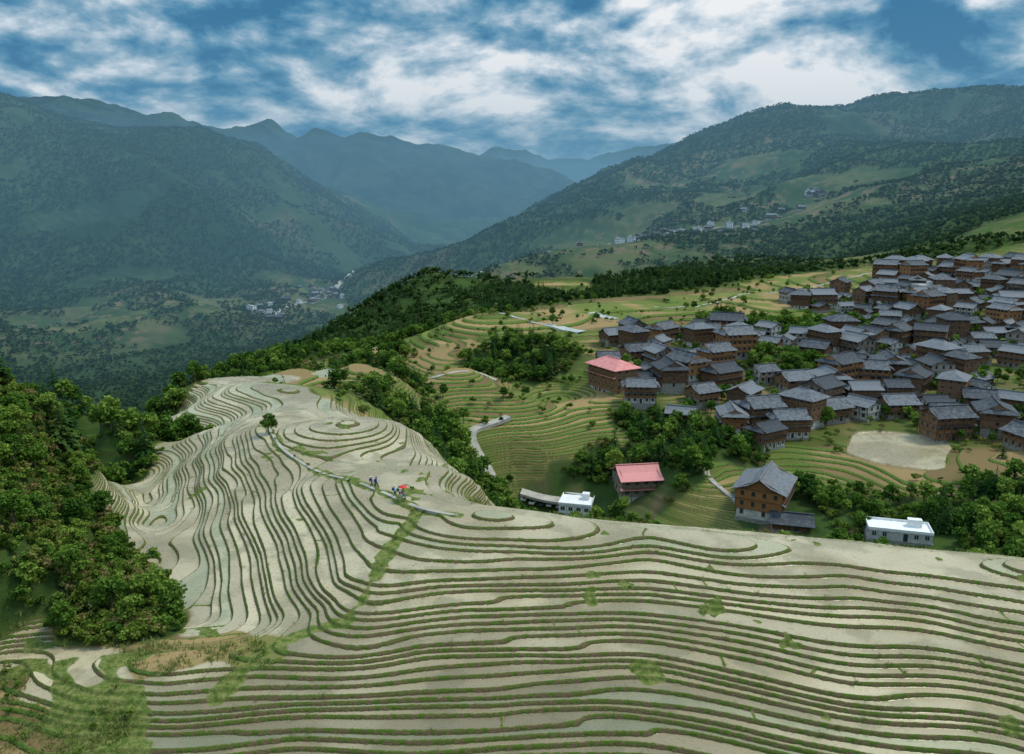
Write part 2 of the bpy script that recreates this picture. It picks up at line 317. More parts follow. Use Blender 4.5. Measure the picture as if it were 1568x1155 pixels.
M_bark=simplemat('bark',(.08,.06,.04),.9,(.14,.11,.08),6)
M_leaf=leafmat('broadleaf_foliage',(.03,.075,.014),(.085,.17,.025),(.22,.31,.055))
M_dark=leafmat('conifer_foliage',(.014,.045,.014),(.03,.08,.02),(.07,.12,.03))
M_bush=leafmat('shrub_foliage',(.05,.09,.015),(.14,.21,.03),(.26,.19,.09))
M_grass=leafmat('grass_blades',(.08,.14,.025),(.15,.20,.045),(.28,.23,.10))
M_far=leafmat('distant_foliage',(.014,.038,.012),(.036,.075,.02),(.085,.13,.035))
def rawmesh(name,V,Fc,mats,mi=None,tint=None,smooth=False):
    me=bpy.data.meshes.new(name);me.from_pydata([tuple(v) for v in V],[],[tuple(f) for f in Fc])
    for mm in mats: me.materials.append(mm)
    if mi is not None: me.polygons.foreach_set('material_index',np.array(mi,dtype=np.int32))
    if tint is not None:
        a=me.attributes.new('tint','FLOAT','POINT');a.data.foreach_set('value',np.array(tint,dtype=np.float32))
    if smooth: me.polygons.foreach_set('use_smooth',np.ones(len(Fc),dtype=bool))
    me.update();return me
def limb(V,Fc,mi,tn,a,b,ra,rb,k=5):
    a=np.array(a,float);b=np.array(b,float);d=b-a;d/=np.linalg.norm(d)+1e-9
    u=np.cross(d,[0.3,.9,.2]);u/=np.linalg.norm(u);w=np.cross(d,u);s=len(V)
    for q,r in((a,ra),(b,rb)):
        for j in range(k):
            t=2*math.pi*j/k;V.append(q+r*(math.cos(t)*u+math.sin(t)*w));tn.append(.5)
    for j in range(k): Fc.append((s+j,s+(j+1)%k,s+k+(j+1)%k,s+k+j));mi.append(0)
def quad(V,Fc,mi,tn,c,s,rg,t,flat=.0):
    nrm=rg.normal(size=3);nrm[2]+=flat;nrm/=np.linalg.norm(nrm);u=np.cross(nrm,rg.normal(size=3));u/=np.linalg.norm(u);w=np.cross(nrm,u)
    k=len(V);a=s*rg.uniform(.6,1.2);b=s*rg.uniform(.4,.9)
    for su,sw in((-1,0),(0,-1),(1,0),(0,1)): V.append(c+u*a*su+w*b*sw);tn.append(t)
    Fc.append((k,k+1,k+2,k+3));mi.append(1)
def broadleaf(name,h,r,nl,ls,seed,mat=None,trunk=True):
    rg=np.random.default_rng(seed);V=[];Fc=[];mi=[];tn=[]
    top=h*.55
    if trunk: limb(V,Fc,mi,tn,(0,0,-.6),(rg.normal()*.15,rg.normal()*.15,top),h*.03,h*.016,6)
    K=max(5,int(nl/45)) if nl<400 else 16
    lobes=[]
    for k in range(K):
        th=rg.uniform(0,6.28);ph=rg.uniform(-.5,1);rad=r*rg.uniform(.35,.8)
        c=np.array([math.cos(th)*rad*math.sqrt(1-min(.95,ph*ph)),math.sin(th)*rad*math.sqrt(1-min(.95,ph*ph)),h*.62+ph*h*.30])
        lobes.append((c,r*rg.uniform(.28,.5),rg.uniform(0,1)))
        if trunk and k<6: limb(V,Fc,mi,tn,(0,0,top*rg.uniform(.5,1)),c,h*.012,h*.004,4)
    for j in range(nl):
        c,lr,t=lobes[rg.integers(K)];d=rg.normal(size=3);d/=np.linalg.norm(d);d[2]*=.75
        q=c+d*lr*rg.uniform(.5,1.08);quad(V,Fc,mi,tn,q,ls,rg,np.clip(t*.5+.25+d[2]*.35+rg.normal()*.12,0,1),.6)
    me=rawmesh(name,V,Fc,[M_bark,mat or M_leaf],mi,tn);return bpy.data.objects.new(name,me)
def conifer(name,h,r,lv,per,ls,seed,mat=None):
    rg=np.random.default_rng(seed);V=[];Fc=[];mi=[];tn=[]
    limb(V,Fc,mi,tn,(0,0,-.6),(0,0,h*.97),h*.022,h*.004,5)
    for k in range(lv):
        q=k/(lv-1);z=h*(.14+.84*q);R_=r*(1-q)**.8+.12
        for j in range(max(3,int(per*(1-q*.6)))):
            th=rg.uniform(0,6.28);Rr=R_*rg.uniform(.65,1.15)
            for s in np.linspace(.3,1,max(2,int(3*ls))):
                c=np.array([math.cos(th)*Rr*s,math.sin(th)*Rr*s,z-Rr*.25*s*s])
                d=np.array([math.cos(th),math.sin(th),-.35]);w=np.array([-math.sin(th),math.cos(th),rg.normal()*.25])
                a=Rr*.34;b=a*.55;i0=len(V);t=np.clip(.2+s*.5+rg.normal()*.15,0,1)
                for A_,B_ in((-1,0),(0,-1),(1,0),(0,1)): V.append(c+d*a*A_+w*b*B_);tn.append(t)
                Fc.append((i0,i0+1,i0+2,i0+3));mi.append(1)
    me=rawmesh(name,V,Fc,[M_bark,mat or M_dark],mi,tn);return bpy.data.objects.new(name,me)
def tuft(name,seed,h=.35,nb=16,spread=.3,mat=None):
    rg=np.random.default_rng(seed);V=[];Fc=[];tn=[]
    for j in range(nb):
        a=rg.uniform(0,6.28);o=np.array([rg.normal()*spread,rg.normal()*spread,-.03]);l=h*rg.uniform(.5,1.2)
        d=np.array([math.cos(a),math.sin(a),0]);w=np.array([-math.sin(a),math.cos(a),0])*.035
        k=len(V);V+= [o-w,o+w,o+d*l*.35+w*.8+[0,0,l*.7],o+d*l*.35-w*.8+[0,0,l*.7],o+d*l*.8+[0,0,l*.85]];tn+=[rg.uniform(0,1)]*5
        Fc+=[(k,k+1,k+2,k+3),(k+3,k+2,k+4)]
    me=rawmesh(name,V,Fc,[mat or M_grass],None,tn);return bpy.data.objects.new(name,me)
def coll(name,objs):
    c=bpy.data.collections.new(name)
    for o in objs: c.objects.link(o)
    return c
near_kinds=[broadleaf('broadleaf_kind',5.5,2.3,1300,.27,k) for k in range(4)]
C_near=coll('near_tree_kinds',near_kinds+[broadleaf('bush_kind',2.2,1.5,700,.2,20+k,M_bush,False) for k in range(2)])
C_mid=coll('mid_tree_kinds',[broadleaf('broadleaf_kind',7,2.8,400,.52,30+k) for k in range(4)])
con_kinds=[conifer('conifer_kind',9,2.0,16,11,1,40+k) for k in range(3)]
C_con=coll('conifer_kinds',con_kinds)
C_far=coll('far_tree_kinds',[broadleaf('far_broadleaf_kind',7,4.0,44,1.6,50+k,M_far,False) for k in range(3)]+[conifer('far_conifer_kind',10,2.4,6,5,.7,60,M_far)])
C_bush=coll('bush_kinds',[broadleaf('bush_kind',1.8,1.2,220,.23,70+k,M_bush if k else M_leaf,False) for k in range(3)])
C_tuft=coll('tuft_kinds',[tuft('grass_tuft_kind',80+k) for k in range(4)])
def scatter(name,pts,scl,rot,idx,col):
    me=bpy.data.meshes.new(name);me.vertices.add(len(pts));me.vertices.foreach_set('co',np.asarray(pts,dtype=np.float32).ravel())
    for nm,v in(('scl',scl),('rz',rot)):
        a=me.attributes.new(nm,'FLOAT','POINT');a.data.foreach_set('value',np.asarray(v,dtype=np.float32))
    a=me.attributes.new('pick','INT','POINT');a.data.foreach_set('value',np.asarray(idx,dtype=np.int32))
    o=bpy.data.objects.new(name,me);bpy.context.collection.objects.link(o)
    ng=bpy.data.node_groups.new(name,'GeometryNodeTree')
    ng.interface.new_socket('Geometry',in_out='INPUT',socket_type='NodeSocketGeometry');ng.interface.new_socket('Geometry',in_out='OUTPUT',socket_type='NodeSocketGeometry')
    gi=ng.nodes.new('NodeGroupInput');go=ng.nodes.new('NodeGroupOutput');io=ng.nodes.new('GeometryNodeInstanceOnPoints')
    ci=ng.nodes.new('GeometryNodeCollectionInfo');ci.inputs['Collection'].default_value=col;ci.inputs['Separate Children'].default_value=True;ci.inputs['Reset Children'].default_value=True
    def na_(nm,dt):
        q=ng.nodes.new('GeometryNodeInputNamedAttribute');q.data_type=dt;q.inputs['Name'].default_value=nm;return next(s for s in q.outputs if s.enabled and s.name=='Attribute')
    cx=ng.nodes.new('ShaderNodeCombineXYZ');ln=ng.links.new
    ln(na_('rz','FLOAT'),cx.inputs[2]);ln(gi.outputs[0],io.inputs['Points']);ln(ci.outputs[0],io.inputs['Instance'])
    io.inputs['Pick Instance'].default_value=True;ln(na_('pick','INT'),io.inputs['Instance Index']);ln(cx.outputs[0],io.inputs['Rotation']);ln(na_('scl','FLOAT'),io.inputs['Scale'])
    ln(io.outputs[0],go.inputs[0])
    md=o.modifiers.new('scatter','NODES');md.node_group=ng;return o
area=(np.gradient(rr)[:,None]*np.gradient(az)[None,:]*R)
rg=np.random.default_rng(11)
def pick(dens,cond):
    pr_=np.where(cond,dens*area,0);k=rg.poisson(pr_);idx=np.repeat(np.arange(k.size),k.ravel())
    ii,jj=np.unravel_index(idx,k.shape)
    r=rr[ii]+(rg.random(len(ii))-.5)*np.gradient(rr)[ii];a=az[jj]+(rg.random(len(ii))-.5)*np.gradient(az)[jj]
    x=r*np.sin(a);y=r*np.cos(a);return np.stack([x,y,zat(x,y)],-1)
infov=np.abs(np.arctan2(X,Yy))<.72
FB=M['F']+M['B'];cl=fbm(X,Yy,25,3,80)
LAND=[('big',1180,797,213,14),('red',977,775,236,10),('white',884,803,238,11),('pink',940,600,300,11),('hut',1218,818,205,8),('shed',1385,833,192,11),('car',835,783,243,10)]
clr=np.ones_like(X,bool)
for nm,u,v,y,rad in LAND:
    x0=pixel_to_world(u,v,y)[0];clr&=np.hypot(X-x0,Yy-y)>rad
def sc(name,pts,lo,hi,nk,col,w=None):
    k=len(pts);scatter(name,pts,rg.uniform(lo,hi,k),rg.uniform(0,6.28,k),rg.choice(nk,k,p=w),col);print(name,k)
sc('hillside_trees',pick(.06,(R<172)&(R>62)&(FB+n1*.4>.55)&infov),.3,1.0,6,C_near)
sc('hillside_shrubs',pick(.75,(R<172)&(R>60)&(FB+n1*.6>.45)&infov),.4,1.2,3,C_bush)
sc('valley_woodland',pick(.055,(R>=172)&(R<470)&(FB+n1*.5>.5)&(M['V']<.4)&clr&infov),.35,1.1,4,C_mid)
sc('valley_woodland',pick(.020,(R>=172)&(R<560)&(M['V']+M['S']>.35)&clr&(cl>.40)&infov),.3,.85,4,C_mid)
sc('valley_shrubs',pick(.10,(R>=172)&(R<420)&(FB+M['S']+n1*.5>.35)&clr&infov),.5,1.6,3,C_bush)
sc('terrace_bushes',pick(.014,(R>=165)&(R<560)&(terr>.5)&(wet<.5)&(pond<.5)&clr&(cl>.46)&infov),.5,1.5,3,C_bush)
sc('terrace_trees',pick(.005,(R>=240)&(R<700)&(terr>.5)&(wet<.5)&(pond<.5)&clr&(cl>.50)&infov),.3,.8,4,C_mid)
sc('conifer_woodland',pick(.035,(R>=140)&(R<760)&(FB+n1*.5>.55)&(M['V']<.3)&clr&(fbm(X,Yy,60,2,83)>.45)&infov),.5,1.1,3,C_con)
sc('hill_forest',pick(.034,(R>=470)&(R<1150)&(FB+M['M']+.5*M['S']*(cl>.55)+n1*.5>.5)&infov),.35,.9,4,C_far)
sc('mountain_forest',pick(.028,(R>=1150)&(R<3000)&(fbm(X,Yy,120,4,85)+.12*FB+.08*M['M']-.06*M['S']+.06*(1-ss(1150,1700,R))>.43)&infov),.35,.95,4,C_far)
nearT=(terr>.6)&(R<112)&(R>60)
edge=(f>1-rf*1.1)|(f<rf*.3)|cross|(veg>.4)
sc('bund_grass',pick(1.1,nearT&edge&(np.abs(np.arctan2(X,Yy))<.62)&(fbm(X,Yy,4,3,87)>.42)),.25,.75,4,C_tuft)
sc('bund_grass',pick(.2,(terr>.6)&(R<172)&(R>=112)&edge&(np.abs(np.arctan2(X,Yy))<.62)),.4,1.0,4,C_tuft)
sc('gully_grass',pick(1.4,(R<130)&(R>60)&(wet<.4)&infov&(cl>.25)),.5,1.8,4,C_tuft)
sc('gully_shrubs',pick(.07,(R<130)&(R>62)&(wet<.3)&(terr>.4)&infov&(cl>.42)),.2,.6,3,C_bush)
sc('path_shrubs',pick(.05,(R<175)&(R>62)&(veg>.6)),.12,.4,3,C_bush)
def one(name,ob,u,v,y,s,rz=0):
    x0,y0,_=pixel_to_world(u,v,y);o=bpy.data.objects.new(name,ob.data);bpy.context.collection.objects.link(o);o.location=(x0,y0,float(zat(x0,y0)[0]));o.scale=(s,s,s);o.rotation_euler=(0,0,rz)
one('broadleaf_tree',near_kinds[0],412,668,150,.75);one('pine_tree',con_kinds[0],1520,770,210,1.15);one('pine_tree',con_kinds[1],1535,700,238,.6);one('broadleaf_tree',near_kinds[1],1265,640,275,1.4,1);one('broadleaf_tree',near_kinds[2],950,800,228,1.3,2)
print('veg',time.time()-T0)
# ---------------------------------------------------------------- roads
M_road=simplemat('worn_concrete_road',(.30,.28,.24),.9,(.42,.39,.33),.4);M_pool=simplemat('still_pool_water',(.42,.42,.36),.2,(.55,.55,.5),.3,spec=.5)
def road(name,lst,w,mat=None,lift=.25,skirt=1.2):
    pl_=gpoly(lst);P_=[]
    for (x0,y0),(x1,y1) in zip(pl_[:-1],pl_[1:]):
        k=max(2,int(math.hypot(x1-x0,y1-y0)/1.5))
        for t in np.linspace(0,1,k,endpoint=False): P_.append((x0+(x1-x0)*t,y0+(y1-y0)*t))
    P_.append(pl_[-1]);P_=np.array(P_)
    for _ in range(6): P_[1:-1]=(P_[:-2]+P_[1:-1]*2+P_[2:])/4
    tg=np.gradient(P_,axis=0);tg/=np.linalg.norm(tg,axis=1)[:,None];nn=np.stack([-tg[:,1],tg[:,0]],-1)
    zc=np.max([zat(P_[:,0]+nn[:,0]*s*w/2,P_[:,1]+nn[:,1]*s*w/2) for s in(-1,-.5,0,.5,1)],0)
    for _ in range(8): zc[1:-1]=(zc[:-2]+zc[1:-1]*2+zc[2:])/4
    V=[];Fc=[]
    for (x,y),(a,b),z in zip(P_,nn,zc+lift):
        V+=[(x+a*w/2,y+b*w/2,z-skirt),(x+a*w/2,y+b*w/2,z),(x-a*w/2,y-b*w/2,z),(x-a*w/2,y-b*w/2,z-skirt)]
    for k in range(len(P_)-1):
        for q in range(3): Fc.append((4*k+q,4*k+q+1,4*k+q+5,4*k+q+4))
    o=bpy.data.objects.new(name,rawmesh(name,V,Fc,[mat or M_road]));bpy.context.collection.objects.link(o)
road('valley_road',[(778,655,264),(752,660,260),(728,670,256),(716,684,252),(722,696,249),(742,704,247),(756,716,244),(756,730,242),(772,742,241)],3.4)
road('farm_track',[(628,598,300),(660,590,290),(672,580,292),(700,572,296),(738,563,300),(760,566,298)],1.8)
road('ridge_track',[(765,480,424),(800,484,414),(830,490,406),(852,497,400)],2)
road('irrigation_pool',[(838,493,404),(862,496,400),(892,503,392)],7,M_pool)
road('irrigation_pool',[(905,480,448),(925,484,442),(942,492,434)],7,M_pool)
road('ridge_track',[(1000,478,470),(1045,470,484),(1110,460,505),(1135,450,520),(1210,446,556),(1300,437,585),(1335,418,602),(1362,413,610)],1.8)
road('hillside_road',[(690,432,1120),(730,424,1130),(790,408,1190),(835,400,1220),(880,395,1240),(960,385,1280),(1050,375,1310),(1180,330,1370),(1190,312,1400)],5)
road('village_lane',[(1085,712,240),(1078,725,236),(1090,742,230),(1115,752,226),(1140,775,219)],1.6)
road('parking_yard',[(798,777,245),(830,780,244),(866,784,243)],5,None,.05,.8)
road('river_bed',[(395,500,1330),(425,488,1420),(470,470,1560),(540,445,1850),(600,412,2250)],12)
road('footpath',[(405,650,160),(430,690,140),(470,712,130),(520,735,119),(570,752,112),(605,768,107),(640,775,102),(700,778,100)],.6,None,.03,.4)
# ---------------------------------------------------------------- buildings
class MB:
    def __init__(s): s.V=[];s.F=[]
    def box(s,x0,y0,z0,x1,y1,z1):
        k=len(s.V);s.V+=[(x0,y0,z0),(x1,y0,z0),(x1,y1,z0),(x0,y1,z0),(x0,y0,z1),(x1,y0,z1),(x1,y1,z1),(x0,y1,z1)]
        s.F+=[(k,k+3,k+2,k+1),(k+4,k+5,k+6,k+7),(k,k+1,k+5,k+4),(k+1,k+2,k+6,k+5),(k+2,k+3,k+7,k+6),(k+3,k,k+4,k+7)]
    def poly(s,vs): k=len(s.V);s.V+=list(vs);s.F.append(tuple(range(k,k+len(vs))))
    def slab(s,top,t):
        k=len(s.V);nn=len(top);s.V+=list(top)+[(a,b,c-t) for a,b,c in top]
        s.F.append(tuple(range(k,k+nn)));s.F.append(tuple(range(k+2*nn-1,k+nn-1,-1)))
        for j in range(nn): s.F.append((k+j,k+nn+j,k+nn+(j+1)%nn,k+(j+1)%nn))
    def mesh(s,name,mat): return rawmesh(name,s.V,s.F,[mat])
def stripemat(name,a,b,dark,wf,sc_,bumpy=0.):
    m,nt=newmat(name);n_=N(nt);tc=n_('ShaderNodeTexCoord').outputs['Object']
    wv=n_('ShaderNodeTexWave',{'Vector':tc,'Scale':sc_,'Distortion':.6},bands_direction='X').outputs['Fac']
    nz=n_('ShaderNodeTexNoise',{'Vector':tc,'Scale':.8,'Detail':3.,'Roughness':.7}).outputs['Fac']
    rnd=n_('ShaderNodeObjectInfo').outputs['Random']
    c=n_.mix(n_.rng(n_.m('ADD',nz,n_.m('MULTIPLY',n_.m('SUBTRACT',rnd,.5),.5)),.28,.72),a,b);c=n_.mix(n_.m('MULTIPLY',wv,wf),c,(*dark,1))
    ins={'Base Color':c,'Roughness':.75,'Specular IOR Level':.25}
    if bumpy: ins['Normal']=n_('ShaderNodeBump',{'Strength':bumpy,'Distance':.08,'Height':wv}).outputs[0]
    n_('ShaderNodeOutputMaterial',{'Surface':n_('ShaderNodeBsdfPrincipled',ins).outputs[0]});return m
M_tile=stripemat('grey_roof_tiles',(.05,.058,.068),(.19,.205,.22),(.03,.035,.04),.3,1.6,.6);M_red=stripemat('red_metal_roof',(.56,.12,.11),(.72,.30,.28),(.25,.07,.07),.25,1.6,.5)
M_wood=stripemat('weathered_timber',(.10,.055,.03),(.23,.135,.075),(.03,.02,.012),.2,2.2);M_wood2=stripemat('fresh_timber',(.27,.12,.045),(.46,.23,.09),(.06,.03,.015),.2,2.2)
M_grey=stripemat('grey_timber',(.14,.12,.10),(.30,.265,.22),(.05,.045,.04),.2,2.2)
M_plas=simplemat('pale_plaster',(.38,.37,.34),.85,(.55,.54,.50),.8);M_stone=simplemat('foundation_stone',(.18,.17,.15),.9,(.32,.30,.26),2.5)
M_glass=simplemat('window_glass',(.03,.035,.045),.2,None,1,spec=.6);M_white=simplemat('white_paint',(.7,.7,.7),.6,(.8,.8,.78),1)
M_conc=simplemat('concrete',(.40,.39,.37),.85,(.52,.5,.47),.7)
def housemeshes(Ln,Wd,st,wall,roof,seed,style='gable',gf=None,ins=False):
    rg=np.random.default_rng(seed);sh=2.7;H=st*sh;parts=[]
    hx,hy=Ln/2,Wd/2
    b=MB();b.box(-hx-.3,-hy-.3,-7,hx+.3,hy+.3,.25);parts.append(('foundation',b.mesh('foundation',M_stone)))
    g=MB();g.box(-hx,-hy,.25,hx,hy,sh);w=MB();up=.35 if style!='flat' else 0
    w.box(-hx-up,-hy-up,sh,hx+up,hy+up,H)
    t=MB();rise=Wd*.27;ov=1.1
    if style in('gable','hipgable'):
        for sx in(-1,1):
            q=[(sx*hx,-hy-up,H),(sx*hx,hy+up,H),(sx*hx,0,H+rise*.93)];w.poly(q if sx>0 else q[::-1])
        ex=hx+(.9 if style=='gable' else .25)
        for sy in(-1,1):
            prof=[(sy*(hy+up+ov),H-.35),(sy*hy*.5,H+rise*.38),(0,H+rise)]
            for (ya,za),(yb,zb) in zip(prof[:-1],prof[1:]):
                t.slab([(-ex,ya,za),(ex,ya,za),(ex,yb,zb),(-ex,yb,zb)],.16)
        t.box(-ex-.05,-.18,H+rise-.02,ex+.05,.18,H+rise+.28)
        if style=='hipgable':
            for sx in(-1,1):
                x1=sx*(hx+up+1.5);x0=sx*(hx*.98)
                t.slab([(x1,-hy-up-ov,H-.42),(x1,hy+up+ov,H-.42),(x0,hy*.55,H+rise*.34),(x0,-hy*.55,H+rise*.34)],.15)
    elif style=='hip':
        e=ov+up;A=[(-hx-e,-hy-e,H-.3),(hx+e,-hy-e,H-.3),(hx+e,hy+e,H-.3),(-hx-e,hy+e,H-.3)];r0=(-hx+hy*.8,0,H+rise);r1=(hx-hy*.8,0,H+rise)
        t.slab([A[0],A[1],r1,r0],.15);t.slab([A[2],A[3],r0,r1],.15);t.slab([A[1],A[2],r1],.15);t.slab([A[3],A[0],r0],.15)
        t.box(r0[0],-.16,H+rise-.02,r1[0],.16,H+rise+.25)
    else:
        t.box(-hx-.2,-hy-.2,H,hx+.2,hy+.2,H+.2)
        for a in((-hx-.2,-hy-.2,hx+.2,-hy),(-hx-.2,hy,hx+.2,hy+.2),(-hx-.2,-hy,-hx,hy),(hx,-hy,hx+.2,hy)): t.box(a[0],a[1],H+.2,a[2],a[3],H+.75)
        t.box(hx*.3,hy*.1,H+.2,hx*.75,hy*.6,H+2.2)
    if style!='flat' and st>=3 and rg.random()<.7:
        z=sh*(st-1)
        for sy in(-1,1): t.slab([(-hx-.9,sy*(hy+up+.95),z-.4),(hx+.9,sy*(hy+up+.95),z-.4),(hx+.9,sy*(hy+up),z+.05),(-hx-.9,sy*(hy+up),z+.05)],.1)
    if style!='flat' and seed%3==0:
        t.slab([(hx+up,-hy,sh*1.5),(hx+up+3.2,-hy-.3,sh*1.1),(hx+up+3.2,hy*.5,sh*1.1),(hx+up,hy*.5,sh*1.5)],.12);g.box(hx,-hy+.4,.25,hx+2.7,hy*.4,sh*1.1)
    wi=MB();fr=MB();tr=MB()
    nb=max(3,int(Ln/2.3));mb=max(2,int(Wd/2.6))
    for s in range(st):
        u=up if s else 0;z0=s*sh+(.25 if s==0 else 0)
        for sy in(-1,1):
            yw=sy*(hy+u)
            for k in range(nb):
                xc=-hx+(k+.5)*Ln/nb
                if s==0 and k==nb//2 and sy<0:
                    a=sorted((yw,yw+sy*.05));wi.box(xc-.55,a[0],z0,xc+.55,a[1],z0+2.05);continue
                if rg.random()<.12: continue
                ww=.5 if s==0 else .62;zc=z0+1.5
                a=sorted((yw,yw+sy*.04));wi.box(xc-ww,a[0],zc-.55,xc+ww,a[1],zc+.6)
                a=sorted((yw,yw+sy*.09));fr.box(xc-ww-.09,a[0],zc+.6,xc+ww+.09,a[1],zc+.7);fr.box(xc-ww-.09,a[0],zc-.65,xc+ww+.09,a[1],zc-.55)
                fr.box(xc-ww-.09,a[0],zc-.55,xc-ww,a[1],zc+.6);fr.box(xc+ww,a[0],zc-.55,xc+ww+.09,a[1],zc+.6);fr.box(xc-.035,a[0],zc-.55,xc+.035,a[1],zc+.6)
            for k in range(nb+1):
                xc=-hx+k*Ln/nb;a=sorted((yw,yw+sy*.12));tr.box(xc-.1,a[0],z0,xc+.1,a[1],(s+1)*sh-.12)
            a=sorted((yw,yw+sy*.16));tr.box(-hx-u,a[0],(s+1)*sh-.12,hx+u,a[1],(s+1)*sh+.1 if s<st-1 else H-.02)
        for sx in(-1,1):
            xw=sx*(hx+u)
            for k in range(mb):
                yc=-hy+(k+.5)*Wd/mb
                if rg.random()<.25: continue
                a=sorted((xw,xw+sx*.04));wi.box(a[0],yc-.45,z0+.95,a[1],yc+.45,z0+2.1)
                a=sorted((xw,xw+sx*.09));fr.box(a[0],yc-.54,z0+2.1,a[1],yc+.54,z0+2.2);fr.box(a[0],yc-.54,z0+.85,a[1],yc+.54,z0+.95)
            a=sorted((xw,xw+sx*.14));tr.box(a[0],-hy-u,(s+1)*sh-.12,a[1],hy+u,(s+1)*sh-.02)
    if st>=2 and style!='flat':
        z=sh*(st-1);y0=-hy-up
        tr.box(-hx,y0-1.0,z-.1,hx,y0-.17,z+.0);tr.box(-hx,y0-1.0,z+.85,hx,y0-.92,z+.95)
        for k in range(int(Ln/.5)+1): x=-hx+k*.5;tr.box(x-.03,y0-.98,z,x+.03,y0-.93,z+.85)
    parts+=[('ground_storey',g.mesh('ground_storey',gf or wall)),('walls',w.mesh('walls',wall)),('roof',t.mesh('roof',roof)),('windows',wi.mesh('windows',M_glass)),('window_frames',fr.mesh('window_frames',M_wood2 if wall is M_wood else M_plas if style=='flat' else M_wood)),('timber_trim',tr.mesh('timber_trim',M_conc if style=='flat' else M_wood))]
    return parts
def place(name,parts,x,y,z,rot,s=1.):
    e=bpy.data.objects.new(name,None);bpy.context.collection.objects.link(e);e.location=(x,y,z);e.rotation_euler=(0,0,rot);e.scale=(s,s,s)
    for nm,me in parts:
        o=bpy.data.objects.new(nm,me);bpy.context.collection.objects.link(o);o.parent=e
    return e
VAR=[housemeshes(13,9,3,M_wood,M_tile,1,'hipgable',M_plas),housemeshes(11,8.5,3,M_grey,M_tile,2,'gable',M_stone),housemeshes(14,9,3,M_wood2,M_tile,3,'hipgable',M_plas),
 housemeshes(10,8,2,M_wood,M_tile,4,'gable',M_stone),housemeshes(12,9,4,M_wood,M_tile,5,'hip',M_plas),housemeshes(12,9,3,M_wood,M_tile,6,'hipgable',M_stone),
 housemeshes(9,7,2,M_plas,M_tile,7,'gable',M_plas),housemeshes(12,8,3,M_wood,M_tile,8,'gable',M_wood),housemeshes(14,9.5,4,M_wood2,M_tile,9,'hipgable',M_stone),housemeshes(9,6,1,M_wood,M_tile,10,'gable',M_wood),
 housemeshes(11,9,3,M_plas,M_conc,12,'flat',M_plas)]
vm=(M['V']-.15*M['P']-.2*M['F']+n1*.3>.36)&(R>240)&(R<660)&infov&(fbm(X,Yy,40,2,95)>.27)
cand=pick(.06,vm);rg.shuffle(cand);placed=[]
for nm,u,v,y,rad in LAND: placed.append((pixel_to_world(u,v,y)[0],y,0))
nh=0
for x,y,z in cand:
    d0=rg.choice([9.,10.5,12.5])
    if all((x-a)**2+(y-b)**2>max(d0,c)**2 for a,b,c in placed):
        placed.append((x,y,d0))
        k=rg.choice([3,6,9,9,3]) if d0<10 else rg.choice(11,p=[.16,.13,.09,.10,.12,.12,.04,.11,.07,.03,.03])
        rot=.9*math.sin(x*.028+y*.017)-.25+rg.normal()*.25+(math.pi/2 if rg.random()<.4 else 0)
        zz=float(np.max(zat([x-4,x+4,x],[y,y,y+4])))-.3
        place('timber_village_house',VAR[k],x,y,zz,rot,rg.uniform(.8,1.12));nh+=1
print('houses',nh)
def lp(i): return next((pixel_to_world(u,v,y) for nm,u,v,y,rad in LAND if nm==i))
q=lp('big');place('large_timber_house',housemeshes(15,11,3,M_wood2,M_tile,22,'gable',M_plas),q[0],q[1]+7,q[2]+.3,math.radians(62),1.1)
q=lp('red');place('red_roofed_house',housemeshes(11,9.5,3,M_grey,M_red,22,'gable',M_conc),q[0],q[1]+5,q[2]+.5,math.radians(8),1.08)
q=lp('white');place('white_concrete_building',housemeshes(10,9,2,M_white,M_white,23,'flat',M_white),q[0],q[1]+3,q[2]+1.5,math.radians(-14))
q=lp('pink');place('pink_roofed_guesthouse',housemeshes(15,9,4,M_wood,M_red,25,'hip',M_plas),q[0],q[1]+5,q[2]-2,math.radians(-60),1.1)
q=lp('hut');place('timber_hut',housemeshes(10,6,1,M_wood,M_tile,25,'gable',M_wood),q[0],q[1]+4,q[2]+.3,math.radians(-15))
q=lp('shed');place('white_roofed_shed',housemeshes(15,7,1,M_plas,M_white,26,'flat',M_conc),q[0],q[1]+4,q[2]+.3,math.radians(-16))
dist=[]
for (u,v,y,n0,sd) in((500,462,1680,16,40),(450,478,1500,8,35),(410,492,1400,7,22),(1050,362,1340,26,60),(960,378,1290,16,45),(1180,325,1380,6,30),(1258,292,1500,5,20),(840,400,1220,10,35)):
    x0=pixel_to_world(u,v,y)[0]
    for k in range(n0):
        x=x0+rg.normal()*sd;y_=y+rg.normal()*sd;dist.append((x,y_,float(zat(x,y_)[0])))
def joined(parts,name):
    V=[];Fc=[];mi=[];mats=[]
    for nm,me in parts:
        if nm in('window_frames','timber_trim'): continue
        k=len(V);mats.append(me.materials[0]);V+=[tuple(v.co) for v in me.vertices]
        for pl_ in me.polygons: Fc.append(tuple(k+a for a in pl_.vertices));mi.append(len(mats)-1)
    return bpy.data.objects.new(name,rawmesh(name,V,Fc,mats,mi))
C_h=coll('distant_house_kinds',[joined(VAR[k],'distant_house') for k in(0,3,6)]+[joined(housemeshes(12,9,3,M_white,M_conc,31,'flat'),'distant_house')])
dist=np.array(dist);scatter('distant_village',dist,rg.uniform(.8,1.2,len(dist)),rg.uniform(0,3,len(dist)),rg.integers(0,4,len(dist)),C_h)
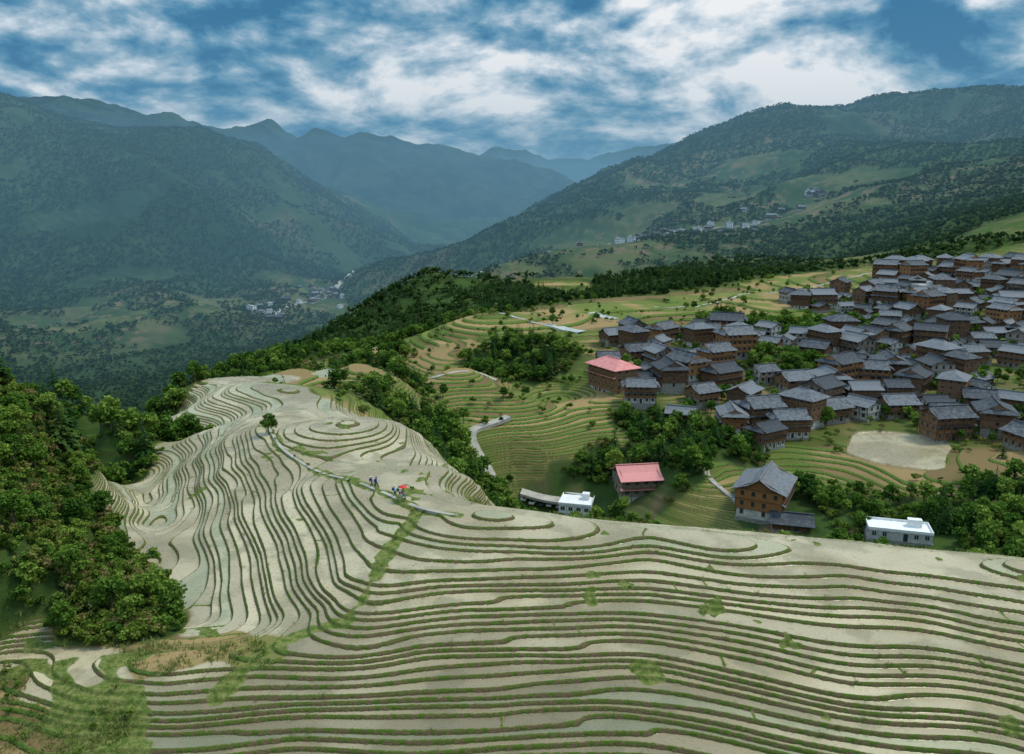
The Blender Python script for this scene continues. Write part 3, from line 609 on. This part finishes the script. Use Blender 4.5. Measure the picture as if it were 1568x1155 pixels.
# ---------------------------------------------------------------- cars
M_tyre=simplemat('tyre_rubber',(.02,.02,.02),.9)
def car(x,y,rot,colr,i):
    z=float(zat(x,y)[0])+.45
    pm=simplemat('car_paint_%d'%i,colr,.35,spec=.5)
    prof=[(-2.2,.35),(-2.25,.8),(-1.9,.98),(-1.35,1.42),(.35,1.45),(1.1,1.0),(2.05,.85),(2.25,.55),(2.2,.32)]
    V=[];Fc=[];k=len(prof)
    for s,ins in((-1,0),(1,0)):
        for a,b in prof: V.append((a,s*(.85-(.16 if b>1.1 else 0)),b))
    Fc=[tuple(range(k-1,-1,-1)),tuple(range(k,2*k))]+[(j,(j+1)%k,k+(j+1)%k,k+j) for j in range(k)]
    body=rawmesh('body',V,Fc,[pm])
    g=MB()
    for s in(-1,1):
        q=[(-1.45,s*.80,1.0),(.85,s*.80,1.0),(.25,s*.715,1.37),(-1.15,s*.715,1.37)];g.poly(q if s<0 else q[::-1])
    g.poly([(1.09,-.72,1.04),(1.09,.72,1.04),(.42,.6,1.43),(.42,-.6,1.43)]);g.poly([(-1.89,.72,1.03),(-1.89,-.72,1.03),(-1.42,-.6,1.4),(-1.42,.6,1.4)])
    w=[];wf=[]
    for sx in(-1.35,1.4):
        for sy in(-.86,.86):
            b0=len(w)
            for e in(-.1,.1):
                for j in range(12): t=j*math.pi/6;w.append((sx+.33*math.cos(t),sy+e,.33+.33*math.sin(t)))
            wf+=[tuple(range(b0+11,b0-1,-1)),tuple(range(b0+12,b0+24))]+[(b0+j,b0+(j+1)%12,b0+12+(j+1)%12,b0+12+j) for j in range(12)]
    place('parked_car',[('body',body),('windows',g.mesh('windows',M_glass)),('wheels',rawmesh('wheels',w,wf,[M_tyre]))],x,y,z,rot)
for i_,(u,y,rt,cc_) in enumerate(((804,245,1.2,(.55,.56,.58)),(817,244.7,1.2,(.75,.75,.75)),(830,244.4,1.25,(.05,.06,.09)),(843,244,1.2,(.6,.6,.62)),(857,243.5,1.3,(.75,.75,.73)))):
    car(pixel_to_world(u,781,y)[0],y,rt,cc_,i_)
# ---------------------------------------------------------------- people
def person(u,v,y,rot,shirt,trouser,hat,stride,i):
    x0,y0,_=pixel_to_world(u,v,y);z0=float(zat(x0,y0)[0])+.03
    V=[];E=[];Rd=[]
    def add(q,r,par=None):
        V.append(q);Rd.append(r);k=len(V)-1
        if par is not None:E.append((par,k))
        return k
    pel=add((0,0,.93),(.15,.11));s1=add((0,.0,1.10),(.13,.10),pel);s2=add((0,-.01,1.28),(.16,.11),s1);nk=add((0,-.01,1.44),(.06,.06),s2);h1=add((0,-.03,1.53),(.075,.085),nk);h2=add((0,-.02,1.62),(.085,.095),h1);add((0,0,1.69),(.05,.06),h2)
    add((0,-.135,1.585),(.014,.014),h1)
    for s in(-1,1):
        st=stride*s
        hp=add((s*.10,0,.86),(.095,.10),pel);kn=add((s*.10,-.10-.14*st,.47),(.06,.065),hp);an=add((s*.10,.03-.26*st,.09),(.042,.045),kn);add((s*.10,-.13-.26*st,.035),(.035,.03),an)
        sh=add((s*.19,0,1.37),(.055,.055),s2);el=add((s*.25,.06+.10*st,1.10),(.042,.042),sh);wr=add((s*.27,-.05+.16*st,.87),(.028,.03),el)
        pm=add((s*.27,-.07+.17*st,.81),(.035,.018),wr)
        for q,(dx,l) in enumerate(((-.028,.07),(-.010,.085),(.010,.08),(.027,.062))):
            a=add((s*.27,-.075+dx+.17*st,.775),(.010,.010),pm);add((s*.262,-.085+dx+.17*st,.775-l),(.008,.008),a)
        a=add((s*.255,-.115+.17*st,.80),(.011,.011),pm);add((s*.25,-.135+.17*st,.765),(.009,.009),a)
    me=bpy.data.meshes.new('body');me.from_pydata(V,E,[])
    m,nt=newmat('person_clothes_%d'%i);n_=N(nt)
    sep=n_('ShaderNodeSeparateXYZ',{0:n_('ShaderNodeTexCoord').outputs['Object']});zc=sep.outputs[2];ax=n_.m('ABSOLUTE',sep.outputs[0])
    c=n_.mix(n_.m('GREATER_THAN',zc,.94),(*trouser,1),(*shirt,1));c=n_.mix(n_.m('GREATER_THAN',zc,1.45),c,(.45,.27,.18,1))
    c=n_.mix(n_.m('MULTIPLY',n_.m('GREATER_THAN',ax,.21),n_.m('LESS_THAN',zc,.86)),c,(.45,.27,.18,1))
    c=n_.mix(n_.m('LESS_THAN',zc,.08),c,(.03,.03,.03,1));c=n_.mix(n_.m('MULTIPLY',n_.m('LESS_THAN',ax,.20),n_.m('LESS_THAN',n_.m('ABSOLUTE',n_.m('SUBTRACT',zc,1.545)),.006)),c,(.30,.10,.08,1))
    n_('ShaderNodeOutputMaterial',{'Surface':n_('ShaderNodeBsdfPrincipled',{'Base Color':c,'Roughness':.8}).outputs[0]})
    me.materials.append(m)
    e=bpy.data.objects.new('walking_person',None);bpy.context.collection.objects.link(e);e.location=(x0,y0,z0);e.rotation_euler=(0,0,rot)
    o=bpy.data.objects.new('body',me);bpy.context.collection.objects.link(o);o.parent=e
    md=o.modifiers.new('skin','SKIN');md.use_smooth_shade=True
    for k,r in enumerate(Rd): me.skin_vertices[0].data[k].radius=r
    me.skin_vertices[0].data[0].use_root=True
    sb=o.modifiers.new('sub','SUBSURF');sb.levels=1;sb.render_levels=2
    def lathe(nm,prof,mat,cx,cy,k=14,sy=1.):
        VV=[];FF=[]
        for r,z in prof:
            for j in range(k): t=2*math.pi*j/k;VV.append((cx+r*math.cos(t),cy+r*sy*math.sin(t),z))
        for a in range(len(prof)-1):
            for j in range(k): FF.append((a*k+j,a*k+(j+1)%k,(a+1)*k+(j+1)%k,(a+1)*k+j))
        oo=bpy.data.objects.new(nm,rawmesh(nm,VV,FF,[mat],smooth=True));bpy.context.collection.objects.link(oo);oo.parent=e
    lathe('hair',[(.098,1.57),(.105,1.63),(.09,1.70),(.05,1.735),(.001,1.745)],simplemat('black_hair_%d'%i,(.015,.012,.01),.6),0,.012)
    for s in(-1,1):
        lathe('eye',[(.001,1.598),(.009,1.606),(.001,1.614)],M_tyre,s*.032,-.112,6);lathe('ear',[(.001,1.56),(.018,1.585),(.012,1.61),(.001,1.62)],simplemat('skin_%d%d'%(i,s),(.45,.27,.18),.6),s*.093,-.015,6,.6)
    if hat==1: lathe('sun_hat',[(.21,1.66),(.12,1.68),(.10,1.70),(.09,1.77),(.001,1.80)],simplemat('hat_%d'%i,shirt if i%2 else (.6,.52,.35),.8),0,0)
    if hat==2:
        lathe('umbrella',[(.55,1.86),(.42,1.98),(.22,2.08),(.001,2.12)],simplemat('umbrella_cloth',(.65,.03,.03),.6),.1,-.05);lathe('umbrella_shaft',[(.008,.75),(.008,2.12)],M_tyre,.25,-.12,6)
    b=MB();b.box(-.14,.12,1.02,.14,.28,1.38);b.box(-.11,.28,1.05,.11,.33,1.22);oo=bpy.data.objects.new('backpack',b.mesh('backpack',simplemat('backpack_%d'%i,trouser,.8)));bpy.context.collection.objects.link(oo);oo.parent=e
    bv=oo.modifiers.new('bevel','BEVEL');bv.width=.03;bv.segments=2
for i_,(u,v,y,rt,s_,t_,h_,sd) in enumerate(((569,748,112.6,2.3,(.10,.12,.45),(.03,.03,.10),1,1),(577,757,111.2,2.2,(.03,.10,.35),(.02,.02,.04),0,-1),(604,765,107.6,2.0,(.03,.42,.50),(.03,.05,.16),1,1),(618,773,105.4,2.1,(.65,.04,.04),(.03,.12,.40),2,-1),(612,770,106.3,2.1,(.55,.55,.6),(.04,.05,.09),0,1))):
    person(u,v,y,rt,s_,t_,h_,sd,i_)
# ---------------------------------------------------------------- world
wd=bpy.data.worlds.new('World');bpy.context.scene.world=wd;wd.use_nodes=True;nt=wd.node_tree;nt.nodes.clear();n_=N(nt)
SE,SA=math.radians(58),math.radians(75)
sky=n_('ShaderNodeTexSky',sky_type='NISHITA',sun_disc=False,sun_elevation=SE,sun_rotation=SA)
tc_=n_('ShaderNodeTexCoord').outputs['Generated']
sep=n_('ShaderNodeSeparateXYZ',{0:tc_});zz=n_.m('MAXIMUM',sep.outputs[2],0.)
lz=n_.m('LOGARITHM',n_.m('ADD',zz,.25),math.e)
def cloud(dz,scale,det,rough,dist,st=.85,dx=0.):
    v=n_('ShaderNodeCombineXYZ',{0:n_.m('ADD',sep.outputs[0],dx),1:sep.outputs[1],2:n_.m('ADD',n_.m('MULTIPLY',lz,st),dz)}).outputs[0]
    return n_('ShaderNodeTexNoise',{'Vector':v,'Scale':scale,'Detail':det,'Roughness':rough,'Distortion':dist}).outputs['Fac']
a0=cloud(1.7,5.6,8.,.55,.2);a1=cloud(1.74,5.6,6.,.55,.2,dx=.018);big=cloud(3.3,2.1,2.,.5,0.);sm=cloud(5.1,13.,5.,.6,.3)
fine=n_.m('SUBTRACT',a0,a1)
# thick broken overcast: slate-blue bases, pale lit edges, a bright thin patch toward the upper right
tone=n_.m('ADD',n_.m('MULTIPLY',fine,2.8),n_.m('ADD',n_.m('MULTIPLY',n_.m('SUBTRACT',a0,.5),2.1),n_.m('ADD',n_.m('MULTIPLY',n_.m('SUBTRACT',big,.5),1.5),.55)))
tone=n_.m('ADD',tone,n_.m('MULTIPLY',n_.m('SUBTRACT',sm,.5),.75))
low=n_.rng(zz,.03,.15,1.,0.)
tone=n_.m('ADD',tone,n_.m('MULTIPLY',low,.16))
def near(q,a): 
    d=Vector(pixel_to_world(q[0],q[1],1000)).normalized()
    return n_.rng(n_('ShaderNodeVectorMath',{0:tc_,1:tuple(d)},operation='DOT_PRODUCT').outputs['Value'],a,1.0,0.,1.)
tone=n_.m('ADD',tone,n_.m('MULTIPLY',near((1160,20),.98),.50));tone=n_.m('ADD',tone,n_.m('MULTIPLY',near((800,200),.97),.16))
tone=n_.m('SUBTRACT',tone,n_.m('MULTIPLY',near((150,40),.90),.20));tone=n_.m('SUBTRACT',tone,n_.m('MULTIPLY',near((1400,30),.985),.26))
tone=n_.m('SUBTRACT',tone,n_.m('MULTIPLY',n_.rng(zz,.14,.27),.14))
cl=n_.ramp(tone,[(.04,(.02,.155,.32)),(.22,(.065,.24,.41)),(.42,(.20,.375,.52)),(.60,(.43,.56,.67)),(.78,(.70,.78,.85)),(.97,(1.,1.,1.))])
zen=n_.m('ADD',1.,n_.rng(zz,.3,.7,0.,1.4))
b1=n_('ShaderNodeBackground',{'Color':cl,'Strength':zen});b2=n_('ShaderNodeBackground',{'Color':sky.outputs[0],'Strength':.1})
mx=n_('ShaderNodeMixShader',{0:.93,1:b2.outputs[0],2:b1.outputs[0]})
n_('ShaderNodeOutputWorld',{'Surface':mx.outputs[0]})
sl=bpy.data.lights.new('sun','SUN');sl.energy=2.6;sl.angle=math.radians(14);sl.color=(1,.92,.78)
so=bpy.data.objects.new('sun',sl);bpy.context.collection.objects.link(so)
sd=Vector((math.sin(SA)*math.cos(SE),math.cos(SA)*math.cos(SE),math.sin(SE)))
so.rotation_euler=sd.to_track_quat('Z','Y').to_euler()
# ---------------------------------------------------------------- haze
bpy.ops.mesh.primitive_cube_add(size=1,location=(0,5100,-80));hb=bpy.context.object;hb.name='atmosphere_haze';hb.scale=(16000,8800,700)
m,nt=newmat('haze_air');n_=N(nt)
D=1/4000.
ab_=n_('ShaderNodeVolumeAbsorption',{'Color':(0,0,0,1),'Density':D});em=n_('ShaderNodeEmission',{'Color':(.14,.31,.45,1),'Strength':D})
ad=n_('ShaderNodeAddShader',{0:ab_.outputs[0],1:em.outputs[0]});n_('ShaderNodeOutputMaterial',{'Volume':ad.outputs[0]})
hb.data.materials.append(m)
# ---------------------------------------------------------------- camera
cd=bpy.data.cameras.new('camera');cd.sensor_width=36;cd.lens=F/1568*36;cd.clip_end=40000;cd.clip_start=.5
co=bpy.data.objects.new('camera',cd);bpy.context.collection.objects.link(co);co.rotation_euler=(math.radians(90)-p,0,0)
sc_=bpy.context.scene;sc_.camera=co
sc_.view_settings.view_transform='Standard';sc_.view_settings.look='None';sc_.view_settings.exposure=0
print(time.time()-T0)
